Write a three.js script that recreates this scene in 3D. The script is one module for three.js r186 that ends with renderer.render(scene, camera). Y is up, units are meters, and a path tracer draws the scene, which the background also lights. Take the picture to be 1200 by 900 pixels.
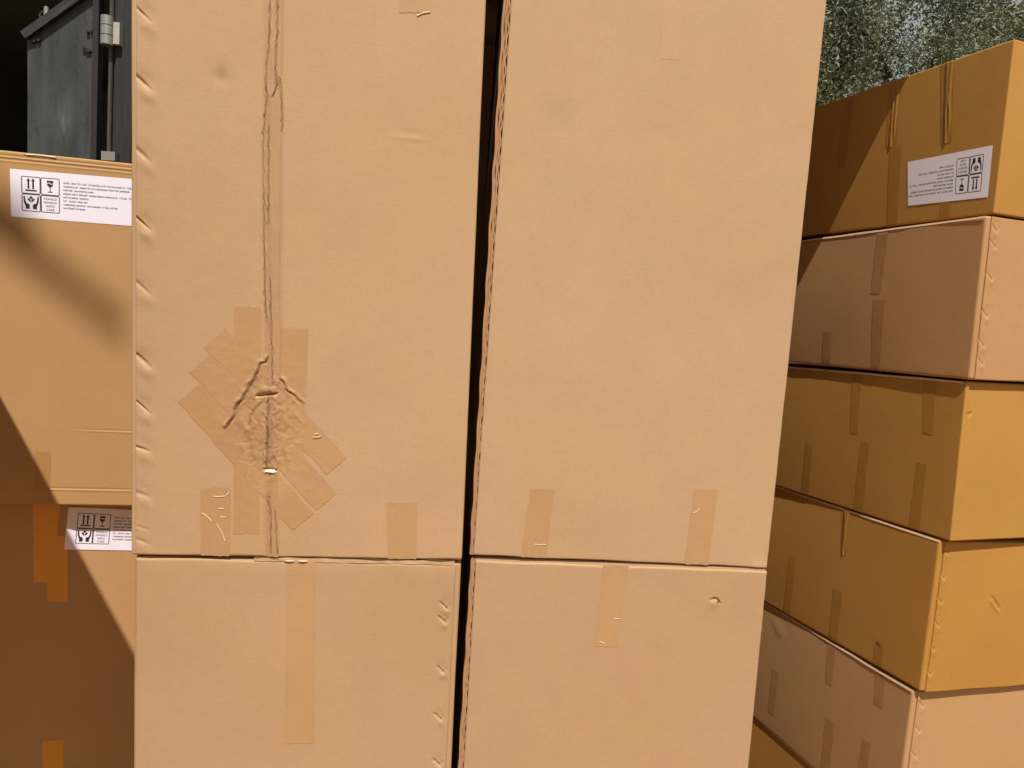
import * as THREE from 'three';
import { mergeGeometries } from 'three/addons/utils/BufferGeometryUtils.js';
import { ImprovedNoise } from 'three/addons/math/ImprovedNoise.js';

// ---------------------------------------------------------------- camera, sky, sun, exposure
const scene = new THREE.Scene();
const camera = new THREE.PerspectiveCamera(55.87, 4 / 3, 0.05, 2000);
camera.position.set(0, 1.66, 0);
camera.rotation.order = 'XYZ';
camera.rotation.set(-0.0885, 0, 0.0699);
const renderer = new THREE.WebGLRenderer({ antialias: true });
renderer.toneMapping = THREE.LinearToneMapping;
renderer.toneMappingExposure = 1.5;
renderer.shadowMap.enabled = true;

const SUN = new THREE.Vector3(0.08, 1.8, 1).normalize();        // towards the sun
{
  const W = 512, H = 256, data = new Float32Array(W * H * 4);
  for (let j = 0; j < H; j++) {
    const el = ((j + 0.5) / H - 0.5) * Math.PI;                  // row 0 is straight down
    for (let i = 0; i < W; i++) {
      const az = ((i + 0.5) / W - 0.5) * 2 * Math.PI;
      const d = new THREE.Vector3(Math.cos(el) * Math.cos(az), Math.sin(el), Math.cos(el) * Math.sin(az));
      const t = Math.pow(Math.max(0, d.y), 0.55), c = Math.max(0, d.dot(SUN));
      const glow = 0.22 * Math.pow(c, 5) + 0.3 * Math.pow(c, 40);
      const o = (j * W + i) * 4;
      data[o] = 0.47 * (1 - t) + 0.11 * t + glow;
      data[o + 1] = 0.462 * (1 - t) + 0.145 * t + glow * 0.95;
      data[o + 2] = 0.435 * (1 - t) + 0.175 * t + glow * 0.84;
      data[o + 3] = 1;
    }
  }
  const sky = new THREE.DataTexture(data, W, H, THREE.RGBAFormat, THREE.FloatType);
  sky.mapping = THREE.EquirectangularReflectionMapping;
  sky.magFilter = sky.minFilter = THREE.LinearFilter;
  sky.needsUpdate = true;
  scene.background = sky; scene.environment = sky;
  scene.backgroundIntensity = 1; scene.environmentIntensity = 1;
}
const sun = new THREE.DirectionalLight(new THREE.Color(1, 0.955, 0.88), 4.2);
sun.position.copy(SUN).multiplyScalar(30);
sun.castShadow = true;
sun.shadow.mapSize.set(4096, 4096);
Object.assign(sun.shadow.camera, { left: -14, right: 14, top: 14, bottom: -14, near: 1, far: 80 });
scene.add(sun); scene.add(sun.target);

// ---------------------------------------------------------------- helpers
let seedState = 12345;
function rnd() { seedState = (seedState + 0x6d2b79f5) | 0; let t = Math.imul(seedState ^ (seedState >>> 15), 1 | seedState); t = (t + Math.imul(t ^ (t >>> 7), 61 | t)) ^ t; return ((t ^ (t >>> 14)) >>> 0) / 4294967296; }
const rr = (a, b) => a + (b - a) * rnd();
const PN = new ImprovedNoise();
const noise = (x, y, z) => PN.noise(x + 37.1, y + 11.7, z + 91.3);
const clamp = (x, a, b) => Math.min(b, Math.max(a, x));
const smooth = (a, b, x) => { const t = clamp((x - a) / (b - a), 0, 1); return t * t * (3 - 2 * t); };
const gauss = (x) => Math.exp(-x * x);
const used = {};
function numbered(name) { const n = used[name] = (used[name] ?? -1) + 1; return n ? name + '_' + String(n).padStart(3, '0') : name; }
function shade(o) { o.castShadow = true; o.receiveShadow = true; return o; }
function part(name, geo, mat, parent, label) {
  const m = shade(new THREE.Mesh(geo, mat)); m.name = name; parent.add(m);
  if (label) m.userData.label = label;
  return m;
}
function thing(name, label, category, group) {
  const g = new THREE.Group(); g.name = numbered(name); scene.add(g);
  g.userData.label = label; g.userData.category = category;
  if (group) g.userData.group = group;
  return g;
}
function structure(name, geo, mat) { const m = shade(new THREE.Mesh(geo, mat)); m.name = name; m.userData.kind = 'structure'; scene.add(m); return m; }
function segDist(px, py, ax, ay, bx, by) {
  const dx = bx - ax, dy = by - ay, t = clamp(((px - ax) * dx + (py - ay) * dy) / (dx * dx + dy * dy), 0, 1);
  return [Math.hypot(px - ax - t * dx, py - ay - t * dy), t];
}
function polyDist(px, py, pts) {
  let best = 1e9, tt = 0;
  for (let i = 0; i + 1 < pts.length; i++) { const [d, t] = segDist(px, py, ...pts[i], ...pts[i + 1]); if (d < best) { best = d; tt = (i + t) / (pts.length - 1); } }
  return [best, tt];
}
// positions along an axis from a to b, every step, finer inside the dense ranges [from, to, step]
function axis(a, b, step, dense = []) {
  const out = [a]; let x = a;
  while (x < b - 1e-6) {
    let s = step, lim = b;
    for (const [f, t, ds] of dense) { if (x >= f - 1e-7 && x < t - 1e-7) { s = ds; lim = Math.min(lim, t); } else if (f > x + 1e-7) lim = Math.min(lim, f); }
    x = Math.min(x + s, lim); out.push(x);
  }
  return out;
}
// grid of points -> indexed geometry; fn(i, j) returns { p: [x,y,z], uv: [u,v], c: [r,g,b] }
function gridGeo(nu, nv, fn, flip = false) {
  const pos = [], uv = [], col = [], idx = [];
  for (let j = 0; j < nv; j++) for (let i = 0; i < nu; i++) { const q = fn(i, j); pos.push(...q.p); uv.push(...q.uv); col.push(...(q.c ?? [1, 1, 1])); }
  for (let j = 0; j + 1 < nv; j++) for (let i = 0; i + 1 < nu; i++) {
    const a = j * nu + i, b = a + 1, c = a + nu, d = c + 1;
    if (flip) idx.push(a, c, b, b, c, d); else idx.push(a, b, c, b, d, c);
  }
  const g = new THREE.BufferGeometry();
  g.setAttribute('position', new THREE.Float32BufferAttribute(pos, 3));
  g.setAttribute('uv', new THREE.Float32BufferAttribute(uv, 2));
  g.setAttribute('color', new THREE.Float32BufferAttribute(col, 3));
  g.setIndex(idx); g.computeVertexNormals();
  return g;
}
function boxGeo(x0, x1, y0, y1, z0, z1) {
  const g = new THREE.BoxGeometry(x1 - x0, y1 - y0, z1 - z0); g.translate((x0 + x1) / 2, (y0 + y1) / 2, (z0 + z1) / 2);
  return g;
}
const V = (x, y, z) => new THREE.Vector3(x, y, z);

// ---------------------------------------------------------------- textures and materials
function periodic(n, seed) {                                        // lattice value noise that tiles
  const t = new Float32Array(n * n); let s = seed >>> 0;
  for (let i = 0; i < t.length; i++) { s = (Math.imul(s, 1664525) + 1013904223) >>> 0; t[i] = s / 4294967296; }
  return (u, v) => {
    const x = u * n, y = v * n, i = Math.floor(x), j = Math.floor(y); let fx = x - i, fy = y - j;
    fx = fx * fx * (3 - 2 * fx); fy = fy * fy * (3 - 2 * fy);
    const g = (a, b) => t[((b % n + n) % n) * n + (a % n + n) % n];
    return (g(i, j) * (1 - fx) + g(i + 1, j) * fx) * (1 - fy) + (g(i, j + 1) * (1 - fx) + g(i + 1, j + 1) * fx) * fy;
  };
}
function dataTex(N, fn, srgb) {
  const d = new Uint8Array(N * N * 4);
  for (let j = 0; j < N; j++) for (let i = 0; i < N; i++) {
    const c = fn((i + 0.5) / N, (j + 0.5) / N), o = (j * N + i) * 4;
    d[o] = clamp(c[0], 0, 1) * 255; d[o + 1] = clamp(c[1], 0, 1) * 255; d[o + 2] = clamp(c[2], 0, 1) * 255; d[o + 3] = 255;
  }
  const t = new THREE.DataTexture(d, N, N, THREE.RGBAFormat);
  t.wrapS = t.wrapT = THREE.RepeatWrapping; t.magFilter = THREE.LinearFilter; t.minFilter = THREE.LinearMipmapLinearFilter; t.generateMipmaps = true;
  if (srgb) t.colorSpace = THREE.SRGBColorSpace;
  t.needsUpdate = true;
  return t;
}
const TILE = 0.9;                                                    // metres per repeat of the board texture
const n5 = periodic(5, 3), n12 = periodic(12, 7), n40 = periodic(40, 11), n160 = periodic(160, 5), n500 = periodic(500, 9);
const nf = periodic(256, 21), nLine = periodic(300, 31);
const SC = new Float32Array(1024 * 1024);                            // scuffs, scratches and fibres
for (let n = 0; n < 900; n++) {
  const long = n % 9 === 0, L = long ? rr(30, 120) : rr(3, 16), th = long ? rr(-0.5, 0.5) + (n % 2) * 1.57 : rr(0, 6.28), k = (rnd() < 0.55 ? 1 : -1) * rr(0.012, long ? 0.03 : 0.05);
  let x = rr(0, 1024), y = rr(0, 1024), a = th;
  for (let q = 0; q < L; q++) { a += rr(-0.06, 0.06); x += Math.cos(a); y += Math.sin(a); SC[((y | 0) & 1023) * 1024 + ((x | 0) & 1023)] += k * Math.sin(Math.PI * (q + 1) / (L + 1)); }
}
const boardMap = dataTex(1024, (u, v) => {
  const low = n5(u, v) - 0.5, mid = n12(u, v) - 0.5, m2 = n40(u, v) - 0.5, fine = n160(u, v) - 0.5, grain = n500(u, v) - 0.5;
  const flute = Math.sin(v * 2 * Math.PI * 120 + 1.5 * n12(u, v));
  const fib = nf(u * 3, v) - 0.5;
  let k = 0.93 + low * 0.02 + mid * 0.012 + m2 * 0.010 + fine * 0.014 + grain * 0.022 + flute * 0.0032 + fib * 0.012;
  const fleck = n500(u + 0.37, v + 0.11); if (fleck > 0.985) k -= 0.05;
  k += SC[Math.min(1023, v * 1024 | 0) * 1024 + Math.min(1023, u * 1024 | 0)];
  return [k, k * (1 + mid * 0.012), k * (1 + low * 0.05 - mid * 0.03)];
}, true);
const boardBump = dataTex(1024, (u, v) => {
  const k = 0.5 + 0.035 * Math.sin(v * 2 * Math.PI * 120 + 1.5 * n12(u, v)) + 0.08 * (n40(u, v) - 0.5) + 0.16 * (n160(u, v) - 0.5) + 0.25 * (n500(u, v) - 0.5);
  return [k, k, k];
}, false);
const board = (r, g, b) => new THREE.MeshStandardMaterial({ color: new THREE.Color().setRGB(r, g, b), map: boardMap, bumpMap: boardBump, bumpScale: 0.00018, roughness: 0.82, vertexColors: true });
const M = {
  tan: board(0.474, 0.304, 0.165), tan2: board(0.440, 0.275, 0.143),
  left: board(0.47, 0.265, 0.105), leftLow: board(0.47, 0.265, 0.108),
  gold: board(0.43, 0.213, 0.036), gold2: board(0.42, 0.2, 0.032), pink: board(0.455, 0.247, 0.100), pink2: board(0.445, 0.246, 0.102),
};
const tapeMat = (r, g, b, rough = 0.42) => new THREE.MeshPhysicalMaterial({ color: new THREE.Color().setRGB(r, g, b), map: boardMap, bumpMap: boardBump, bumpScale: 0.00014, roughness: rough, vertexColors: true });
const T = {
  tan: tapeMat(0.452, 0.266, 0.126), tanClear: tapeMat(0.495, 0.305, 0.160, 0.4), seam: tapeMat(0.485, 0.292, 0.15, 0.4),
  gold: tapeMat(0.365, 0.178, 0.034), pink: tapeMat(0.39, 0.203, 0.084), orange: tapeMat(0.74, 0.29, 0.014, 0.4), left: tapeMat(0.43, 0.222, 0.08),
};
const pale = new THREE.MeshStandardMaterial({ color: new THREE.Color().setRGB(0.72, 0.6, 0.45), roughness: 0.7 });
const tornMat = new THREE.MeshStandardMaterial({ color: new THREE.Color().setRGB(0.56, 0.43, 0.3), roughness: 0.9 });

function labelTexture(seed) {
  const W = 1024, H = 424, c = document.createElement('canvas'); c.width = W; c.height = H;
  const x = c.getContext('2d');
  x.fillStyle = '#e9e5ee'; x.fillRect(0, 0, W, H);
  x.strokeStyle = '#23232e'; x.fillStyle = '#23232e'; x.lineWidth = 7; x.lineJoin = 'round';
  const bx = 92, by = 58, s = 148;
  for (let i = 0; i < 2; i++) for (let j = 0; j < 2; j++) { x.beginPath(); x.roundRect(bx + i * (s + 8), by + j * (s + 8), s, s, 10); x.stroke(); }
  for (const ax of [bx + 54, bx + 92]) {                             // this way up: two arrows on a bar
    x.fillRect(ax - 7, by + 28, 15, 80); x.beginPath(); x.moveTo(ax, by + 10); x.lineTo(ax + 17, by + 38); x.lineTo(ax - 16, by + 38); x.fill();
  }
  x.fillRect(bx + 28, by + 114, 94, 14);
  const gx = bx + s + 8 + 74;                                        // wine glass with a crack
  x.beginPath(); x.moveTo(gx - 27, by + 20); x.lineTo(gx + 27, by + 20); x.lineTo(gx + 24, by + 62); x.quadraticCurveTo(gx, by + 98, gx - 24, by + 62); x.fill();
  x.fillRect(gx - 4, by + 80, 8, 40); x.fillRect(gx - 20, by + 118, 40, 9);
  x.strokeStyle = '#e9e5ee'; x.lineWidth = 6; x.beginPath(); x.moveTo(gx - 26, by + 46); x.lineTo(gx - 4, by + 40); x.lineTo(gx + 6, by + 52); x.lineTo(gx + 27, by + 44); x.stroke();
  x.strokeStyle = '#23232e';
  const hx = bx + 74, hy = by + s + 8;                               // two hands under a parcel
  x.save(); x.translate(hx, hy + 44); x.rotate(Math.PI / 4); x.fillRect(-22, -22, 44, 44); x.restore();
  x.strokeStyle = '#e9e5ee'; x.lineWidth = 5; x.beginPath(); x.moveTo(hx, hy + 74); x.lineTo(hx, hy + 44); x.lineTo(hx + 20, hy + 30); x.moveTo(hx, hy + 44); x.lineTo(hx - 20, hy + 30); x.stroke();
  for (const sg of [-1, 1]) {
    x.beginPath(); x.moveTo(hx + sg * 62, hy + 16); x.quadraticCurveTo(hx + sg * 66, hy + 70, hx + sg * 46, hy + 104); x.lineTo(hx + sg * 46, hy + 130); x.lineTo(hx + sg * 14, hy + 130);
    x.lineTo(hx + sg * 12, hy + 98); x.quadraticCurveTo(hx + sg * 22, hy + 76, hx + sg * 36, hy + 84); x.quadraticCurveTo(hx + sg * 50, hy + 60, hx + sg * 50, hy + 18); x.fill();
  }
  x.font = 'bold 27px sans-serif'; x.textAlign = 'center'; x.fillStyle = '#3b3b46';
  ['FRAGILE', 'HANDLE', 'WITH', 'CARE'].forEach((t, i) => x.fillText(t, bx + s + 8 + 74, hy + 38 + i * 32));
  // eight lines of small print, too small to read in the place: runs of ink the length of words
  x.fillStyle = '#4a4a56';
  const lines = [1.0, 0.98, 0.42, 0.99, 0.36, 0.35, 0.78, 0.3];
  let st = seed; const rn = () => { st = (Math.imul(st, 1664525) + 1013904223) >>> 0; return st / 4294967296; };
  lines.forEach((L, i) => {
    const y = 96 + i * 32, end = 430 + L * 575; let px = 430;
    while (px < end - 10) {
      const wd = Math.min(end - px, 30 + rn() * 90);
      for (let k = px; k < px + wd; k += 11) {
        const hgt = rn() < 0.25 ? 20 : 14, kind = rn();
        x.lineWidth = 3.6; x.strokeStyle = '#50505c'; x.beginPath();
        if (kind < 0.45) x.ellipse(k + 4, y - 7, 3.6, 6.4, 0, 0, 7); else if (kind < 0.75) { x.moveTo(k + 1, y); x.lineTo(k + 1, y - hgt); x.moveTo(k + 7, y); x.lineTo(k + 7, y - 11); } else { x.moveTo(k + 3, y); x.lineTo(k + 3, y - hgt); x.lineTo(k + 8, y - hgt + 4); }
        x.stroke();
      }
      px += wd + 13;
    }
  });
  const t = new THREE.CanvasTexture(c); t.colorSpace = THREE.SRGBColorSpace; t.magFilter = THREE.LinearFilter;
  return t;
}
const labelMat = new THREE.MeshStandardMaterial({ map: labelTexture(77), roughness: 0.55, color: new THREE.Color().setRGB(0.92, 0.9, 0.93) });

// ---------------------------------------------------------------- the ground
{
  const gm = dataTex(512, (u, v) => { const k = 0.7 + 0.25 * (n5(u, v) - 0.5) + 0.25 * (n40(u, v) - 0.5) + 0.2 * (nf(u, v) - 0.5); return [k, k * 0.97, k * 0.92]; }, true);
  gm.repeat.set(300, 300);
  const g = new THREE.PlaneGeometry(1200, 1200, 8, 8); g.rotateX(-Math.PI / 2);
  structure('ground', g, new THREE.MeshStandardMaterial({ map: gm, color: new THREE.Color().setRGB(0.62, 0.36, 0.17), roughness: 0.95 }));
}

// ---------------------------------------------------------------- cartons
// A carton's frame: u to the right along its front, v up from its base, and depth behind its front; local x = u - w/2, y = v, z = d/2 - depth.
function carton(o) {
  const { w, h, d, r = 0.005, seed, mat } = o, uMin = o.uMin ?? 0, uMax = o.uMax ?? w, inset = o.inset ?? 0;
  const g = thing('cardboard_box', o.label, 'cardboard box', o.group);
  g.rotation.order = 'YXZ'; g.rotation.set(o.q ?? 0, o.yaw, o.roll ?? 0);
  g.position.set(w / 2, o.vb ?? 0, -d / 2).applyEuler(g.rotation).add(V(o.x, o.y, o.z));
  g.updateMatrixWorld(true);
  const amp = o.amp ?? 0.0007, bulge = o.bulge ?? 0.003;
  const wob = (x, y, z) => amp * noise(x * 5 + seed * 3.3, y * 5, z * 5) + amp * 0.16 * noise(x * 17, y * 17 + seed, z * 17) + 0.00008 * noise(x * 60, y * 60, z * 60 + seed);
  const feat = o.feat ?? (() => 0), tone = o.tone ?? (() => [1, 1, 1]);
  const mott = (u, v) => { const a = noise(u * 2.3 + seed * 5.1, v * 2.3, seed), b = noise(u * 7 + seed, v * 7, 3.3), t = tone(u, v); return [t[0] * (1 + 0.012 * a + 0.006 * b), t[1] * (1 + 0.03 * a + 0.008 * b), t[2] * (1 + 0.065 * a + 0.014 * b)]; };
  const x0 = uMin - w / 2, x1 = uMax - w / 2, z1 = d / 2 - inset, z0 = -d / 2;
  function map(px, py, pz, face, off = 0) {
    const ix = clamp(px, x0 + r, x1 - r), iy = clamp(py, r, h - r), iz = clamp(pz, z0 + r, z1 - r);
    let nx = px - ix, ny = py - iy, nz = pz - iz; const L = Math.hypot(nx, ny, nz) || 1; nx /= L; ny /= L; nz /= L;
    let dd = wob(px, py, pz) + off;
    const cu = (px - x0) / (x1 - x0), cv = py / h, cz = (pz - z0) / (z1 - z0);
    if (face === 'front') dd += inset ? 0 : bulge * Math.sin(Math.PI * cu) * Math.sin(Math.PI * cv) + feat(px + w / 2, py);
    if (face === 'left') dd += bulge * Math.sin(Math.PI * cz) * Math.sin(Math.PI * cv) + (o.featLeft ? o.featLeft(d / 2 - pz, py) : 0);
    return [ix + nx * (r + dd), iy + ny * (r + dd), iz + nz * (r + dd), nx, ny, nz];
  }
  const ends = (a, b) => [[a, a + r, r / 4], [b - r, b, r / 4]];
  const step = o.step ?? 0.02;
  const ax = axis(x0, x1, step, [...ends(x0, x1), ...(inset ? [] : (o.denseU ?? []).map(([p, q, s]) => [p - w / 2, q - w / 2, s]))].sort((p, q) => p[0] - q[0]));
  const ay = axis(0, h, step, [...ends(0, h), ...(inset ? [] : o.denseV ?? [])].sort((p, q) => p[0] - q[0]));
  const az = axis(z0, z1, step * 1.4, ends(z0, z1));
  const faces = [];
  const add = (face, A, B, f, flip) => faces.push(gridGeo(A.length, B.length, (i, j) => { const b = f(A[i], B[j]), m = map(...b, face);
    const uv = face === 'left' || face === 'right' ? [b[2], b[1]] : face === 'top' || face === 'bottom' ? [b[0], b[2]] : [b[0], b[1]];
    return { p: m.slice(0, 3), uv: [(uv[0] + seed * 0.317) / TILE, (uv[1] + seed * 0.171) / TILE], c: mott(uv[0] + (face === 'front' ? w / 2 : 5), uv[1]) }; }, flip));
  add('front', ax, ay, (a, b) => [a, b, z1], false);
  add('back', ax, ay, (a, b) => [a, b, z0], true);
  add('left', az, ay, (a, b) => [x0, b, a], false);
  add('right', az, ay, (a, b) => [x1, b, a], true);
  add('top', ax, az, (a, b) => [a, h, b], true);
  add('bottom', ax, az, (a, b) => [a, 0, b], false);
  const body = mergeGeometries(faces);
  { // one normal where faces meet
    const p = body.attributes.position, n = body.attributes.normal, sum = new Map(), key = (i) => Math.round(p.getX(i) * 2e4) + '_' + Math.round(p.getY(i) * 2e4) + '_' + Math.round(p.getZ(i) * 2e4);
    for (let i = 0; i < p.count; i++) { const k = key(i), s = sum.get(k) ?? [0, 0, 0]; s[0] += n.getX(i); s[1] += n.getY(i); s[2] += n.getZ(i); sum.set(k, s); }
    for (let i = 0; i < p.count; i++) { const s = sum.get(key(i)), L = Math.hypot(...s) || 1; n.setXYZ(i, s[0] / L, s[1] / L, s[2] / L); }
  }
  part('body', body, mat, g);
  // height of the front skin (body or the panels laid on it) over the front plane
  const skin = (u, v) => { const cu = clamp((u - 0) / w, 0, 1), cv = clamp(v / h, 0, 1); return wob(u - w / 2, v, d / 2) + bulge * Math.sin(Math.PI * cu) * Math.sin(Math.PI * cv) + feat(u, v); };
  const at = (face, u, v, off) => {
    if (face === 'left') { const m = map(x0, v, d / 2 - u, 'left', off); return m; }
    if (inset) return [u - w / 2, v, d / 2 + skin(u, v) + off, 0, 0, 1];
    return map(u - w / 2, v, z1, 'front', off);
  };
  const api = { g, at, skin, w, h, d, seed, mott, mat };
  // a board panel or flap on the front, with thickness, soft edges and a slightly crushed outline
  api.panel = (name, u0, u1, v0, v1, t, { us, vs, soft = 0.0022, m = mat, label } = {}) => {
    const fu0 = typeof u0 === 'function' ? u0 : () => u0, fu1 = typeof u1 === 'function' ? u1 : () => u1;
    const S = us ?? axis(0, 1, 0.02), Vv = vs ?? axis(v0, v1, 0.012);
    const e = [0, 0.15, 0.45, 1].map((k) => k * soft);
    const rows = [...new Set([...e.map((k) => v0 + k), ...Vv.filter((v) => v > v0 + soft && v < v1 - soft), ...e.map((k) => v1 - k)])].sort((a, b) => a - b);
    const n = S.length, us2 = [];
    const pt = (s, v) => {
      const a = fu0(v), b = fu1(v); let u = a + s * (b - a);
      const de = Math.min(u - a, b - u, v - v0, v1 - v), k = clamp(de / soft, 0, 1);
      const drop = soft * (1 - Math.sqrt(1 - (1 - k) * (1 - k)));
      const eu = 0.0006 * noise(v * 40, seed, 2) * (1 - smooth(0, 0.03, Math.min(s, 1 - s) * (b - a)));
      const ev = (v < v0 + 0.02 ? (1 - (v - v0) / 0.02) : v > v1 - 0.02 ? (1 - (v1 - v) / 0.02) : 0) * 0.0014 * noise(u * 14, seed * 2.2, v1);
      return { u: u + eu, v: v + ev, drop };
    };
    const edgeS = (v) => { const W = fu1(v) - fu0(v); return [...new Set([...e.map((k) => k / W), ...S.filter((s) => s * W > soft && s * W < W - soft), ...e.map((k) => 1 - k / W)])].sort((a, b) => a - b); };
    const cols = edgeS(v0);
    const front = gridGeo(cols.length, rows.length, (i, j) => { const q = pt(cols[i], rows[j]); return { p: [q.u - w / 2, q.v, d / 2 + skin(q.u, q.v) - q.drop], uv: [(q.u + seed * 0.317) / TILE, (q.v + seed * 0.171) / TILE], c: mott(q.u, q.v) }; });
    const wall = (A, f, flip) => gridGeo(A.length, 2, (i, j) => { const q = f(A[i]); return { p: [q.u - w / 2, q.v, j ? d / 2 + skin(q.u, q.v) - q.drop : d / 2 - t], uv: [(q.u + q.v) / TILE, j * 0.005], c: [0.86, 0.82, 0.78] }; }, flip);
    const geo = mergeGeometries([front, wall(rows, (v) => pt(0, v), true), wall(rows, (v) => pt(1, v), false), wall(cols, (s) => pt(s, v0), false), wall(cols, (s) => pt(s, v1), true)]);
    return part(name, geo, m, g, label);
  };
  // tape or label: a thin film that follows the skin; corners in order bottom left, bottom right, top right, top left
  api.film = (name, face, quad, off, m, { step: st = 0.006, wrinkle, tone: tn, label, unit = false, rag = 0.0014 } = {}) => {
    const W = Math.hypot(quad[1][0] - quad[0][0], quad[1][1] - quad[0][1]), Hh = Math.hypot(quad[3][0] - quad[0][0], quad[3][1] - quad[0][1]);
    const nu = Math.max(4, Math.ceil(W / st) + 1), nv = Math.max(4, Math.ceil(Hh / st) + 1);
    const pt = (s, t) => { const e = (a, b) => [a[0] + (b[0] - a[0]) * s, a[1] + (b[1] - a[1]) * s], p = e(quad[0], quad[1]), q = e(quad[3], quad[2]);
      const rg = rag * noise(s * W * 170 + seed * 7, t * Hh * 30, quad[0][0] * 50); return [p[0] + (q[0] - p[0]) * t + rg * 0.4, p[1] + (q[1] - p[1]) * t + rg]; };
    const geo = gridGeo(nu, nv, (i, j) => {
      const s = i / (nu - 1), t = j / (nv - 1), [u, v] = pt(s, t);
      const lift = off + (wrinkle ? wrinkle(u, v, s, t) : 0.00025 * Math.max(0, noise(u * 70, v * 25, seed)));
      const m4 = at(face, u, v, lift);
      return { p: m4.slice(0, 3), uv: unit ? [s, t] : [(u * 1.3 + 0.4) / TILE, v / TILE], c: tn ? tn(u, v, s, t) : [1, 1, 1] };
    }, face === 'left');
    return part(name, geo, m, g, label);
  };
  return api;
}
const GROUP = undefined;
function wrinkleLine(box, parent, face, pts, rad = 0.0005, m = pale, off = 0.001) {      // a scuffed fold in the tape, its highlight put in as pale colour
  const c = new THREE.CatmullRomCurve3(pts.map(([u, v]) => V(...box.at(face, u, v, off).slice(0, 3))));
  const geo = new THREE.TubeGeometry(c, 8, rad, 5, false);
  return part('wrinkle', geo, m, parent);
}

// ---- column on the left of the middle: upper box with a taped and torn flap seam
const A0 = 0.0162;                                                   // base of the box under the pivot of its lean
const seamU = (v) => 0.2325 - 0.0175 * clamp((v - 0.02) / 0.9, 0, 1.3) + 0.0009 * noise(v * 9, 1, 1);
const dentV = [0.906, 0.798, 0.681, 0.569, 0.462, 0.339, 0.259, 0.189, 0.109, 0.05, 0.026, 1.01, 1.12];
const dentK = [0.9, 1.15, 0.7, 1.2, 0.6, 1.05, 0.95, 0.8, 0.6, 0.35, 0.5, 1, 0.7];
const creases = [                                                    // [line, groove depth, groove width, lip height, lip side]
  [[[0.216, 1.2], [0.214, 1.0], [0.2135, 0.93], [0.2135, 0.88], [0.2095, 0.845], [0.2085, 0.815], [0.2115, 0.79], [0.2085, 0.76], [0.2065, 0.735], [0.207, 0.66], [0.2105, 0.56], [0.214, 0.46], [0.2175, 0.40]], 0.0030, 0.0012, 0.0012, 1],
  [[[0.2265, 1.2], [0.2265, 1.0], [0.2265, 0.94], [0.226, 0.87], [0.2245, 0.84], [0.227, 0.81], [0.2195, 0.788]], 0.0026, 0.0011, 0.0012, -1],
  [[[0.2305, 0.83], [0.2345, 0.80], [0.2375, 0.765], [0.2365, 0.735]], 0.0014, 0.0014, 0.0010, 1],
  [[[0.2155, 0.75], [0.216, 0.70], [0.2165, 0.62], [0.2175, 0.58]], 0.0022, 0.001, 0.0008, 1],
  [[[0.2225, 0.50], [0.2245, 0.42], [0.2275, 0.36], [0.2285, 0.30]], 0.0024, 0.0011, 0.0009, 1],
  [[[0.222, 0.292], [0.2215, 0.25], [0.2215, 0.2], [0.2205, 0.15]], 0.0024, 0.0013, 0.0010, -1],
  [[[0.2225, 0.12], [0.2305, 0.075], [0.2305, 0.03], [0.231, 0.004]], 0.0028, 0.0012, 0.0008, -1],
  [[[0.2375, 0.09], [0.2395, 0.05], [0.243, 0.004]], 0.0022, 0.001, 0.0007, 1],
  [[[0.224, 0.362], [0.216, 0.349], [0.208, 0.346], [0.2, 0.319], [0.190, 0.302], [0.180, 0.283], [0.172, 0.276], [0.1665, 0.259], [0.159, 0.244], [0.151, 0.227]], 0.0034, 0.0019, 0.0032, -1],
  [[[0.238, 0.322], [0.247, 0.316], [0.251, 0.303], [0.262, 0.297], [0.272, 0.285], [0.284, 0.277]], 0.0020, 0.0016, 0.0016, 1],
  [[[0.188, 0.235], [0.196, 0.262], [0.212, 0.281]], 0.0016, 0.0018, 0.0012, -1],
];
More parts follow.
